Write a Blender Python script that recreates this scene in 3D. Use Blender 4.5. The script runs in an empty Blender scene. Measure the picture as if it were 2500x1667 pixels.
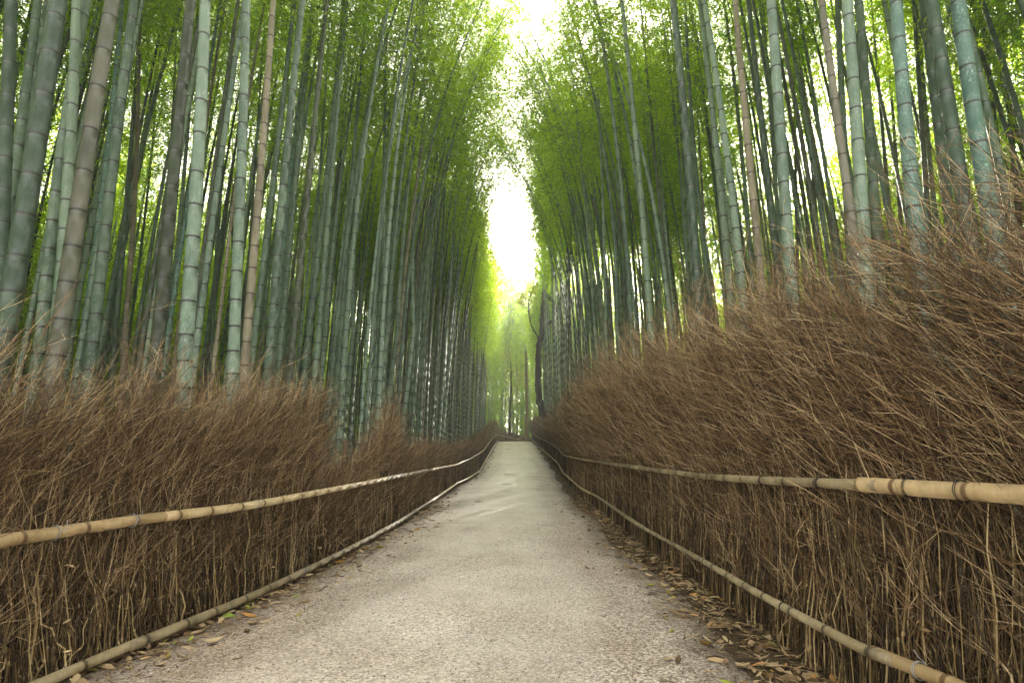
import bpy, math, random
import numpy as np
from mathutils import Vector, Quaternion
SKY,SUN,EXPO=.15,4.0,3.42
HAZE=.0034
FALLEN=[(-.29,2.55,.065,.36,.88,'bright orange leaf lying alone left of the middle of the path',0.1),
(-.36,2.25,.05,.22,.86,'narrow rust-red leaf lying just nearer than the bright orange leaf',.3),
(.02,2.95,.04,.5,1.,'small green leaf in the middle of the path',.4),
(1.35,2.12,.075,.4,.2,'dark curled brown leaf near the right litter edge of the path',.8),
(1.2,1.75,.07,.35,.87,'orange leaf at the bottom right of the path, nearest the camera',2.3),
(-1.42,2.6,.05,.45,.9,'small orange leaf close to the left litter edge of the path',1.2),
(-1.15,2.05,.05,.4,.85,'dull orange leaf low on the left side of the path',-.4)]
# measured world positions: fence rails (x_low, y, z_low, x_up, z_up); culms (y, x,z low, x,z middle, x,z high, radius, kind); tree limbs (x,y,z,r)
RAIL_L=[(-2.395, 2.88, 0.056, -2.532, 0.757), (-2.291, 3.56, 0.073, -2.395, 0.776), (-2.133, 4.76, 0.08, -2.204, 0.78), (-2.004, 6.2, 0.114, -2.056, 0.821), (-1.91, 7.75, 0.15, -1.949, 0.86), (-1.857, 9.5, 0.183, -1.888, 0.896), (-1.884, 13.2, 0.242, -1.905, 0.94), (-1.833, 18.5, 0.419, -1.846, 1.016), (-1.625, 21.5, 0.527, -1.636, 1.209), (-1.443, 25, 0.726, -1.453, 1.486), (-1.443, 28.5, 1.029, -1.45, 1.677), (-1.427, 34.5, 1.519, -1.434, 2.234), (-1.502, 43, 2.134, -1.507, 2.844), (-1.62, 60, 3.215, -1.624, 3.907)]
RAIL_R=[(1.696, 2.05, 0.324, 1.833, 1.023), (1.677, 2.3, 0.324, 1.795, 1.023), (1.606, 2.72, 0.32, 1.703, 1.03), (1.613, 3.83, 0.314, 1.68, 1.015), (1.668, 5.08, 0.309, 1.719, 1.009), (1.645, 7.5, 0.344, 1.679, 1.053), (1.728, 11.0, 0.43, 1.751, 1.113), (1.778, 14.5, 0.474, 1.797, 1.186), (1.999, 21.5, 0.663, 2.012, 1.346), (2.144, 26, 1.02, 2.156, 1.685), (2.136, 32, 1.446, 2.146, 2.155), (2.26, 45, 2.193, 2.267, 2.891), (2.196, 59, 3.329, 2.202, 4.031)]
RAIL_C=[(-1.602, 61, 3.206, -1.606, 3.909), (-0.466, 64, 3.032, -0.468, 3.768), (1.089, 68, 2.809, 1.092, 3.59), (2.618, 72, 2.599, 2.625, 3.423)]
CULMS=[(5.57, -5.324, 2.473, -5.601, 4.352, -5.926, 6.492, 0.07, 'd'),
(6.74, -6.528, 2.753, -6.639, 5.026, -6.793, 7.616, 0.065, 'g'),
(4.46, -4.198, 2.208, -4.237, 3.714, -4.3, 5.429, 0.0775, 'd'),
(5.62, -4.75, 2.485, -4.941, 4.38, -5.216, 6.539, 0.06, 'g'),
(5.79, -5.052, 2.525, -5.198, 4.478, -5.257, 6.702, 0.06, 'g'),
(4.77, -4.001, 2.281, -4.041, 3.889, -4.059, 5.721, 0.07, 'b'),
(6.11, -4.74, 2.602, -4.834, 4.663, -4.908, 7.01, 0.0625, 'g'),
(8.79, -6.993, 3.243, -7.068, 6.207, -7.274, 9.584, 0.055, 'f'),
(10.01, -7.193, 3.535, -7.462, 6.909, -7.95, 10.754, 0.055, 't'),
(10.03, -7.388, 3.541, -7.613, 6.925, -7.911, 10.781, 0.055, 'd'),
(14.38, -10.204, 4.581, -10.301, 9.43, -10.682, 14.955, 0.04, 'd'),
(12.26, -8.159, 4.074, -8.324, 8.208, -8.787, 12.919, 0.05, 't'),
(5.77, -3.785, 2.52, -3.864, 4.465, -3.942, 6.681, 0.0675, 'k'),
(5.44, -3.285, 2.442, -3.392, 4.276, -3.552, 6.367, 0.07, 'p'),
(11.52, -7.323, 3.896, -7.501, 7.78, -7.751, 12.206, 0.055, 'g'),
(12.67, -7.044, 4.173, -7.284, 8.447, -7.421, 13.316, 0.05, 'd'),
(6.31, -3.252, 2.65, -3.395, 4.777, -3.584, 7.201, 0.065, 'p'),
(7.72, -3.794, 2.989, -3.849, 5.594, -3.936, 8.562, 0.0625, 't'),
(13.39, -6.65, 4.346, -6.837, 8.863, -7.036, 14.01, 0.045, 'd'),
(7.58, -3.381, 2.953, -3.405, 5.508, -3.377, 8.42, 0.065, 'g'),
(9.27, -4.421, 3.36, -4.357, 6.488, -4.297, 10.052, 0.06, 'g'),
(10.21, -4.356, 3.584, -4.349, 7.029, -4.303, 10.954, 0.06, 'g'),
(8.9, -3.604, 3.269, -3.571, 6.27, -3.531, 9.689, 0.065, 'k'),
(12.99, -4.927, 4.25, -4.929, 8.632, -5.009, 13.625, 0.05, 'g'),
(10.01, -3.592, 3.537, -3.563, 6.914, -3.51, 10.762, 0.06, 'g'),
(10.29, -3.877, 3.601, -3.768, 7.07, -3.704, 11.023, 0.065, 'g'),
(14.09, -4.828, 4.512, -4.818, 9.264, -4.397, 14.678, 0.05, 'd'),
(12.04, -3.831, 4.02, -3.802, 8.08, -3.735, 12.705, 0.06, 'g'),
(12.78, -3.775, 4.198, -3.88, 8.508, -3.429, 13.418, 0.055, 'g'),
(12.79, -3.067, 4.2, -3.238, 8.513, -3.432, 13.427, 0.06, 'g'),
(13.83, -3.528, 4.45, -3.513, 9.114, -3.203, 14.428, 0.05, 'p'),
(12.68, -2.936, 4.175, -2.757, 8.452, -2.284, 13.325, 0.06, 'g'),
(13.7, -2.921, 4.418, -2.766, 9.038, -2.203, 14.301, 0.06, 'g'),
(14.88, -2.719, 4.701, -2.762, 9.72, -1.951, 15.437, 0.06, 'p'),
(16.62, -3.354, 5.117, -2.977, 10.722, -0.872, 17.108, 0.055, 'p'),
(16.65, -3.005, 5.125, -2.535, 10.742, -1.921, 17.141, 0.055, 'k'),
(18.71, -2.55, 5.617, -2.437, 11.927, -2.044, 19.116, 0.055, 'd'),
(20.93, -2.55, 6.149, -2.249, 13.207, -1.921, 21.25, 0.055, 'p'),
(23.1, -2.55, 6.667, -1.88, 14.456, -1.413, 23.331, 0.055, 'p'),
(28.62, -2.55, 7.989, -1.445, 17.642, -1.251, 28.64, 0.055, 'g'),
(16.25, 2.5, 5.03, 2.263, 10.511, 1.79, 16.756, 0.055, 'g'),
(12.83, 2.5, 4.21, 2.402, 8.536, 1.514, 13.465, 0.055, 'g'),
(14.34, 2.5, 4.571, 2.544, 9.406, 2.456, 14.916, 0.055, 'g'),
(11.28, 2.5, 3.84, 2.397, 7.645, 2.012, 11.981, 0.06, 'g'),
(15.46, 3.273, 4.841, 3.374, 10.056, 3.23, 15.998, 0.045, 'k'),
(9.71, 2.5, 3.465, 2.428, 6.741, 2.259, 10.474, 0.065, 'g'),
(12.88, 3.845, 4.222, 3.681, 8.567, 3.535, 13.516, 0.06, 'k'),
(12.9, 4.283, 4.228, 4.285, 8.579, 4.06, 13.536, 0.055, 'g'),
(7.17, 2.5, 2.856, 2.521, 5.273, 2.469, 8.028, 0.065, 'd'),
(14.25, 5.231, 4.551, 5.326, 9.358, 5.382, 14.834, 0.05, 't'),
(11.41, 4.299, 3.87, 4.151, 7.716, 4.207, 12.099, 0.06, 'd'),
(8.18, 3.562, 3.097, 3.516, 5.856, 3.36, 8.999, 0.065, 'p'),
(8.51, 3.511, 3.176, 3.484, 6.045, 3.406, 9.314, 0.065, 'g'),
(11.68, 5.265, 3.935, 5.372, 7.874, 5.309, 12.363, 0.06, 'g'),
(7.36, 3.484, 2.9, 3.485, 5.381, 3.517, 8.207, 0.0625, 't'),
(8.44, 4.255, 3.16, 4.268, 6.007, 4.272, 9.251, 0.0625, 'd'),
(5.97, 3.127, 2.569, 3.212, 4.582, 3.313, 6.875, 0.0675, 'p'),
(11.95, 6.068, 3.999, 6.215, 8.028, 6.37, 12.619, 0.06, 'g'),
(13.78, 7.323, 4.437, 7.74, 9.084, 8.19, 14.379, 0.05, 'k'),
(12.78, 7.442, 4.197, 7.624, 8.506, 7.683, 13.415, 0.05, 'b'),
(6.75, 4.463, 2.756, 4.452, 5.033, 4.462, 7.627, 0.06, 's'),
(7.88, 5.012, 3.026, 5.21, 5.685, 5.463, 8.713, 0.06, 'd'),
(5.66, 3.757, 2.494, 3.902, 4.402, 4.046, 6.576, 0.0675, 'p'),
(6.75, 4.651, 2.755, 4.824, 5.031, 4.996, 7.624, 0.065, 'd'),
(12.23, 8.816, 4.066, 9.087, 8.189, 9.404, 12.886, 0.06, 'g'),
(5.43, 4.181, 2.438, 4.28, 4.268, 4.425, 6.353, 0.075, 'f'),
(13.14, 9.645, 4.284, 10.055, 8.716, 10.417, 13.765, 0.06, 'k'),
(10.1, 7.942, 3.556, 8.261, 6.961, 8.613, 10.841, 0.06, 'd'),
(11.3, 9.101, 3.843, 9.399, 7.653, 9.775, 11.994, 0.06, 'g'),
(7.05, 5.904, 2.827, 6.042, 5.204, 6.192, 7.913, 0.07, 'd'),
(5.21, 4.566, 2.386, 4.619, 4.141, 4.677, 6.141, 0.075, 'd'),
(5.09, 4.709, 2.358, 4.744, 4.074, 4.822, 6.03, 0.0775, 'f'),
(10.69, 9.748, 3.697, 10.108, 7.301, 10.507, 11.407, 0.06, 'g'),
(10.62, 9.965, 3.682, 10.291, 7.265, 10.603, 11.346, 0.065, 'd'),
(10.76, 10.285, 3.715, 10.759, 7.345, 11.194, 11.481, 0.065, 'd'),
(13.33, 13.096, 4.331, 13.73, 8.827, 14.31, 13.95, 0.065, 'g'),
(23.62, 2.5, 6.793, 2.808, 14.759, 3.138, 23.836, 0.05, 'b'),
(32.82, 2.499, 8.995, 2.405, 20.065, 2.152, 32.678, 0.05, 'g')]
TREE=[[(2.724, 47, 3.988, 0.333), (2.696, 47, 4.536, 0.32), (2.367, 47, 6.091, 0.294), (2.209, 47, 7.703, 0.269), (2.279, 47, 9.088, 0.256), (2.307, 47, 10.454, 0.256), (2.421, 47, 11.216, 0.243)], [(2.434, 47.252, 11.271, 0.205), (2.511, 47.224, 11.888, 0.166), (2.579, 46.867, 13.203, 0.166), (2.73, 46.705, 14.607, 0.179), (2.794, 46.975, 15.702, 0.166)], [(2.435, 47.273, 11.275, 0.218), (2.86, 46.953, 12.376, 0.192), (3.244, 46.702, 12.903, 0.141), (3.834, 46.888, 13.208, 0.102), (4.415, 47.238, 13.858, 0.064)], [(2.798, 47.042, 15.723, 0.154), (3.036, 46.725, 15.964, 0.154), (3.111, 46.811, 16.788, 0.166), (3.28, 47.174, 18.376, 0.154), (3.383, 47.282, 19.945, 0.128), (3.122, 46.977, 21.323, 0.102), (2.894, 46.706, 22.157, 0.077), (2.626, 46.865, 24.039, 0.038)], [(2.782, 46.773, 15.639, 0.141), (3.28, 46.75, 15.181, 0.154), (3.871, 47.093, 14.418, 0.154), (4.338, 47.3, 13.314, 0.141), (4.403, 47.067, 12.146, 0.115)], [(2.815, 46.712, 15.62, 0.115), (2.81, 47.005, 16.853, 0.09), (2.802, 47.29, 17.991, 0.077), (2.384, 47.15, 18.835, 0.064), (1.952, 46.79, 20.023, 0.051), (1.81, 46.737, 20.983, 0.026)], [(2.806, 46.916, 16.976, 0.077), (2.502, 47.255, 17.669, 0.064), (1.66, 47.22, 18.394, 0.058), (0.953, 46.863, 18.65, 0.051), (0.11, 46.706, 18.823, 0.038), (-0.737, 46.98, 19.355, 0.019)], [(3.143, 47.197, 16.304, 0.09), (3.262, 47.271, 16.634, 0.077), (4.019, 46.948, 17.408, 0.077), (4.85, 46.701, 18.127, 0.064), (5.527, 46.893, 19.673, 0.038), (5.961, 47.241, 20.68, 0.026)], [(2.395, 47.297, 10.732, 0.077), (2.18, 47.037, 11.846, 0.064), (1.674, 46.723, 12.614, 0.064), (1.471, 46.815, 13.782, 0.058), (1.511, 47.178, 15.007, 0.051), (1.941, 47.28, 16.369, 0.026)], [(3.279, 47.124, 18.591, 0.064), (3.681, 46.77, 20.015, 0.051), (4.142, 46.753, 21.187, 0.038), (4.426, 47.098, 22.937, 0.026)], [(3.117, 46.837, 21.619, 0.051), (3.534, 46.714, 22.759, 0.038), (3.769, 47.01, 24.517, 0.026)]]
TREE2=[(1.581, 62, 2.884, 0.19), (1.648, 62, 6.71, 0.18), (1.576, 62, 10.404, 0.17), (1.592, 62, 13.427, 0.15)]
TREE3=[(-0.297, 68, 3.053, 0.13), (-0.251, 68, 7.249, 0.12), (-0.152, 68, 9.769, 0.11), (-0.102, 68, 12.329, 0.08), (-0.308, 68, 14.407, 0.03)]
PI=math.pi
C=bpy.context.scene.collection
rng=np.random.default_rng(11)
random.seed(5)

# ------------------------------------------------------------------ helpers
def mesh_np(name,V,F,attrs=None,smooth=True,mats=(),midx=None):
    """V (n,3), F (m,k) with k 3 or 4 (or a list of such arrays)."""
    me=bpy.data.meshes.new(name)
    V=np.asarray(V,np.float32)
    if not isinstance(F,list): F=[F]
    F=[np.asarray(f,np.int32) for f in F if len(f)]
    sizes=np.concatenate([np.full(len(f),f.shape[1],np.int32) for f in F])
    loops=np.concatenate([f.ravel() for f in F])
    starts=np.concatenate([[0],np.cumsum(sizes)[:-1]]).astype(np.int32)
    me.vertices.add(len(V)); me.vertices.foreach_set('co',V.ravel())
    me.loops.add(len(loops)); me.loops.foreach_set('vertex_index',loops)
    me.polygons.add(len(sizes)); me.polygons.foreach_set('loop_start',starts)
    me.polygons.foreach_set('use_smooth',np.full(len(sizes),smooth,bool))
    for m in mats: me.materials.append(m)
    if midx is not None: me.polygons.foreach_set('material_index',np.asarray(midx,np.int32))
    for k,a in (attrs or {}).items():
        at=me.attributes.new(k,'FLOAT','POINT'); at.data.foreach_set('value',np.asarray(a,np.float32))
    me.update(calc_edges=True)
    return me

class Geo:
    """Collects pieces of geometry that become ONE mesh."""
    def __init__(s): s.V=[];s.F={3:[],4:[]};s.n=0;s.A={};s.M={3:[],4:[]}
    def add(s,V,F,mat=0,**attrs):
        V=np.asarray(V,float).reshape(-1,3);F=np.asarray(F,int)
        s.V.append(V);k=F.shape[1];s.F[k].append(F+s.n);s.M[k].append(np.full(len(F),mat))
        for a,v in attrs.items(): s.A.setdefault(a,[]).append(np.broadcast_to(np.asarray(v,float),(len(V),)))
        s.n+=len(V)
    def mesh(s,name,mats,smooth=True):
        F=[np.concatenate(s.F[k]) for k in (3,4) if s.F[k]]
        M=np.concatenate([np.concatenate(s.M[k]) for k in (3,4) if s.F[k]])
        return mesh_np(name,np.concatenate(s.V),F,{a:np.concatenate(v) for a,v in s.A.items()},smooth,mats,M)

def link(name,me,parent=None,label=None,cat=None,group=None,kind=None):
    o=bpy.data.objects.new(name,me); C.objects.link(o)
    if parent is not None: o.parent=parent
    tag(o,label,cat,group,kind); return o
def tag(o,label=None,cat=None,group=None,kind=None):
    if label: o['label']=label
    if cat: o['category']=cat
    if group: o['group']=group
    if kind: o['kind']=kind
    return o
def empty(name,loc,label,cat,group=None):
    o=bpy.data.objects.new(name,None); C.objects.link(o); o.location=loc
    o.empty_display_size=.2
    return tag(o,label,cat,group)

def tubes(P,R,k=4):
    """P (n,m,3) polylines, R (n,m) radii -> verts, quads. n tubes at once."""
    P=np.asarray(P,float);R=np.asarray(R,float);n,m,_=P.shape
    T=np.empty_like(P);T[:,1:-1]=P[:,2:]-P[:,:-2];T[:,0]=P[:,1]-P[:,0];T[:,-1]=P[:,-1]-P[:,-2]
    T/=np.linalg.norm(T,axis=2,keepdims=True)+1e-9
    ref=np.where(np.abs(T[:,:1,2:3])>.8,np.array([[[1.,0,0]]]),np.array([[[0,0,1.]]]))
    A=np.cross(T,np.broadcast_to(ref,T.shape));A/=np.linalg.norm(A,axis=2,keepdims=True)+1e-9
    B=np.cross(T,A)
    th=np.arange(k)*2*PI/k
    V=P[:,:,None]+R[:,:,None,None]*(A[:,:,None]*np.cos(th)[:,None]+B[:,:,None]*np.sin(th)[:,None])
    i=np.arange(n)[:,None,None]*m*k;j=np.arange(m-1)[None,:,None]*k;q=np.arange(k)[None,None,:]
    a=i+j+q;b=i+j+(q+1)%k
    F=np.stack([a,b,b+k,a+k],-1).reshape(-1,4)
    return V.reshape(-1,3),F
def tube_caps(n,m,k):
    i=np.arange(n)[:,None]*m*k
    return None

def interp(tab,y,c=1):
    t=np.asarray(tab,float);return np.interp(y,t[:,0],t[:,c])

# ------------------------------------------------------------------ terrain
GZ=[(-60,0),(0,0),(5,.01),(9,.08),(14,.17),(18,.26),(21,.38),(26,.72),(30,1.06),(36,1.55),(42,2.03),(50,2.62),(56,3.0),(60,3.12),(63,3.05),(68,2.7),(75,2.5),(90,2.4),(115,2.2),(140,2),(600,2)]
_gy=np.arange(-60,200,1.0);_gz=interp(GZ,_gy);_gz=np.convolve(np.pad(_gz,2,'edge'),[.1,.2,.4,.2,.1],'valid')
def gz(y): return np.interp(y,_gy,_gz)
RL=np.array(RAIL_L);RR=np.array(RAIL_R);RC=np.array(RAIL_C)
LX=[(-3,-3.02),(0,-2.74),(1.6,-2.55)]+[(r[1],r[0]) for r in RAIL_L]+[(200,-1.62)]
RX=[(-3,1.95),(0,1.86),(1,1.78)]+[(r[1],r[0]) for r in RAIL_R]+[(200,2.2)]
def fence_x(side,y): return interp(LX if side<0 else RX,y)

# ------------------------------------------------------------------ materials
def mat(name):
    m=bpy.data.materials.new(name);m.use_nodes=True;nt=m.node_tree
    for n in list(nt.nodes): nt.nodes.remove(n)
    out=nt.nodes.new('ShaderNodeOutputMaterial')
    return m,nt,out
class N:
    def __init__(s,nt): s.nt=nt
    def n(s,t,**k):
        x=s.nt.nodes.new('ShaderNode'+t)
        for a,b in k.items():
            if a in x.inputs: pass
            setattr(x,a,b)
        return x
    def l(s,a,b): s.nt.links.new(a,b)
    def attr(s,name): x=s.n('Attribute');x.attribute_name=name;return x.outputs['Fac']
    def noise(s,scale,vec=None,detail=3,rough=.55):
        x=s.n('TexNoise');x.inputs['Scale'].default_value=scale;x.inputs['Detail'].default_value=detail;x.inputs['Roughness'].default_value=rough
        if vec is not None: s.l(vec,x.inputs['Vector'])
        return x.outputs['Fac']
    def ramp(s,fac,stops,interp='LINEAR'):
        x=s.n('ValToRGB');r=x.color_ramp;r.interpolation=interp
        while len(r.elements)<len(stops): r.elements.new(.5)
        for e,(p,c) in zip(r.elements,stops): e.position=p;e.color=(c[0],c[1],c[2],1) if len(c)>2 else (c[0],)*3+(1,)
        s.l(fac,x.inputs[0]);return x.outputs[0]
    def mix(s,fac,a,b,mode='MIX'):
        x=s.n('MixRGB');x.blend_type=mode
        for i,v in ((0,fac),(1,a),(2,b)):
            if hasattr(v,'node'): s.l(v,x.inputs[i])
            elif isinstance(v,(int,float)): x.inputs[i].default_value=v if i==0 else (v,v,v,1)
            else: x.inputs[i].default_value=(*v,1)
        return x.outputs[0]
    def math(s,op,a,b=None,clamp=False):
        x=s.n('Math');x.operation=op;x.use_clamp=clamp
        for i,v in ((0,a),(1,b)):
            if v is None: continue
            if hasattr(v,'node'): s.l(v,x.inputs[i])
            else: x.inputs[i].default_value=v
        return x.outputs[0]
    def maprange(s,v,a,b,c=0,d=1):
        x=s.n('MapRange');s.l(v,x.inputs[0])
        for i,w in enumerate((a,b,c,d)): x.inputs[i+1].default_value=w
        return x.outputs[0]
    def coord(s,which='Object',scale=None):
        x=s.n('TexCoord').outputs[which]
        if scale is None: return x
        m=s.n('Mapping');m.inputs['Scale'].default_value=scale;s.l(x,m.inputs['Vector']);return m.outputs[0]
    def geo(s,scale=None):
        x=s.n('NewGeometry').outputs['Position']
        if scale is None: return x
        m=s.n('Mapping');m.inputs['Scale'].default_value=scale;s.l(x,m.inputs['Vector']);return m.outputs[0]
    def bump(s,h,strength=.3,dist=.01):
        x=s.n('Bump');x.inputs['Strength'].default_value=strength;x.inputs['Distance'].default_value=dist;s.l(h,x.inputs['Height']);return x.outputs[0]
    def bsdf(s,col,rough=.6,spec=.4,normal=None):
        x=s.n('BsdfPrincipled')
        for k,v in (('Base Color',col),('Roughness',rough),('Specular IOR Level',spec),('Normal',normal)):
            if v is None: continue
            if hasattr(v,'node'): s.l(v,x.inputs[k])
            elif isinstance(v,(int,float)): x.inputs[k].default_value=v
            else: x.inputs[k].default_value=(*v,1)
        return x.outputs[0]

def culm_material(name,cols,spots=0.0,stain=0.0,ring=(.014,.014,.010),band=(.20,.23,.17),rough=.46):
    m,nt,out=mat(name);g=N(nt)
    info=g.n('ObjectInfo')
    pos=g.geo()
    st=g.geo((9,9,.5))
    big=g.noise(1.4,pos,3)
    streak=g.noise(6,st,4,.6)
    f=g.math('ADD',g.math('MULTIPLY',big,.6),g.math('MULTIPLY',streak,.4))
    f=g.math('ADD',f,g.math('MULTIPLY',g.math('SUBTRACT',info.outputs['Random'],.5),.35))
    f=g.math('ADD',f,g.math('MULTIPLY',g.math('SUBTRACT',g.attr('seg'),.5),.22))
    col=g.ramp(f,[(.28,cols[0]),(.5,cols[1]),(.72,cols[2])])
    if spots:
        sp=g.noise(55,g.geo((1,1,.5)),6,.75)
        patch=g.maprange(g.noise(4.5,pos,2),.4,.62)
        s=g.math('MULTIPLY',g.maprange(sp,.5,.62),g.math('ADD',g.math('MULTIPLY',patch,spots),spots*.25),True)
        col=g.mix(s,col,(.27,.37,.31))
    if stain:
        s2=g.maprange(g.noise(5,g.geo((1,1,.35)),4,.6),.48,.62)
        col=g.mix(g.math('MULTIPLY',s2,stain),col,(.018,.022,.014))
    # pale waxy band just under each node, dark scar at the node
    nd=g.attr('nd')
    b1=g.maprange(nd,-.045,-.008);b1=g.math('MULTIPLY',b1,g.math('LESS_THAN',nd,-.003))
    col=g.mix(g.math('MULTIPLY',b1,.22),col,band)
    ab=g.math('ABSOLUTE',g.math('SUBTRACT',nd,.001))
    dk=g.maprange(ab,.016,.008)
    col=g.mix(g.math('MULTIPLY',dk,.92),col,ring)
    nrm=g.bump(g.noise(60,g.geo((1,1,.15)),3),.15,.004)
    b=g.bsdf(col,rough,.5,nrm);g.l(b,out.inputs[0]);return m
M={}
M['g']=culm_material('culm_green',[(0.032,0.058,0.034),(0.070,0.110,0.068),(0.118,0.165,0.108)],spots=.25,stain=.15)
M['p']=culm_material('culm_pale_green',[(0.070,0.108,0.075),(0.115,0.165,0.118),(0.165,0.225,0.165)],spots=.45)
M['f']=culm_material('culm_frosted',[(0.030,0.078,0.059),(0.059,0.118,0.092),(0.089,0.155,0.126)],spots=.6)
M['d']=culm_material('culm_dark_green',[(0.018,0.036,0.020),(0.035,0.063,0.036),(0.058,0.092,0.054)],spots=.1,stain=.3)
M['k']=culm_material('culm_stained',[(0.021,0.031,0.015),(0.037,0.050,0.024),(0.059,0.074,0.038)],stain=.75)
M['b']=culm_material('culm_olive_brown',[(0.033,0.037,0.024),(0.063,0.065,0.044),(0.096,0.092,0.065)],stain=.25)
M['t']=culm_material('culm_tan',[(.10,.082,.052),(.17,.145,.095),(.24,.21,.145)],stain=.2,ring=(.05,.03,.02),band=(.3,.25,.18))
M['s']=culm_material('culm_silver_tan',[(.14,.125,.095),(.21,.19,.15),(.28,.26,.21)],spots=.2,stain=.15,ring=(.05,.035,.025))
M['rail']=culm_material('pole_straw',[(.30,.205,.10),(.44,.315,.165),(.56,.43,.25)],stain=.12,ring=(.11,.06,.025),band=(.42,.32,.18),rough=.5)
M['rail_old']=culm_material('pole_weathered',[(.15,.115,.06),(.24,.185,.1),(.34,.27,.16)],stain=.4,ring=(.05,.035,.02),band=(.2,.17,.1),rough=.6)

def foliage_material(name,a,b,c,tr,trans=.5):
    m,nt,out=mat(name);g=N(nt)
    info=g.n('ObjectInfo')
    f=g.math('ADD',g.math('MULTIPLY',g.attr('rnd'),.6),g.math('MULTIPLY',info.outputs['Random'],.4))
    col=g.ramp(f,[(.1,a),(.5,b),(.92,c)])
    b_=g.bsdf(col,.45,.35)
    t=g.n('BsdfTranslucent');g.l(g.mix(1,col,tr,'MULTIPLY'),t.inputs[0])
    mx=g.n('MixShader');mx.inputs[0].default_value=trans;g.l(b_,mx.inputs[1]);g.l(t.outputs[0],mx.inputs[2])
    g.l(mx.outputs[0],out.inputs[0]);return m
M['leaf']=foliage_material('bamboo_leaf',(.07,.15,.006),(.175,.285,.010),(.33,.42,.02),(2.5,2.35,.7),.66)
M['leaf_y']=foliage_material('tree_leaf',(.16,.24,.02),(.3,.33,.03),(.38,.3,.05),(1.8,1.8,1.2),.5)
def simple(name,stops,scale,rough=.8,spec=.2,stretch=(1,1,1),bump=.4,use_rnd=False,bd=.01):
    m,nt,out=mat(name);g=N(nt)
    v=g.noise(scale,g.geo(stretch),5,.6)
    f=v
    if use_rnd: f=g.math('ADD',g.math('MULTIPLY',v,.35),g.math('MULTIPLY',g.attr('rnd'),.65))
    col=g.ramp(f,stops)
    g.l(g.bsdf(col,rough,spec,g.bump(v,bump,bd)),out.inputs[0]);return m
M['twig']=simple('bamboo_twig',[(.3,(.05,.07,.025)),(.7,(.13,.15,.06))],12)
M['bark']=simple('dark_bark',[(.3,(.012,.010,.006)),(.55,(.03,.026,.014)),(.75,(.055,.055,.028))],14,.9,.15,(1,1,.3),1,bd=.04)
M['bark_pale']=simple('pale_bark',[(.3,(.24,.18,.10)),(.7,(.46,.37,.24))],10,.9,.15,(1,1,.3),.6)  # pale bark, lightened further to stand in for light on the trunk
M['bark_post']=simple('weathered_post',[(.3,(.05,.032,.018)),(.7,(.14,.095,.055))],16,.9,.15,(1,1,.3),.6)
M['wire']=simple('wire',[(.3,(.2,.2,.2)),(.7,(.42,.42,.4))],30,.4,.5)
M['black_tie']=simple('black_cord',[(.3,(.012,.011,.01)),(.7,(.03,.028,.025))],30,.7,.3)
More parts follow.
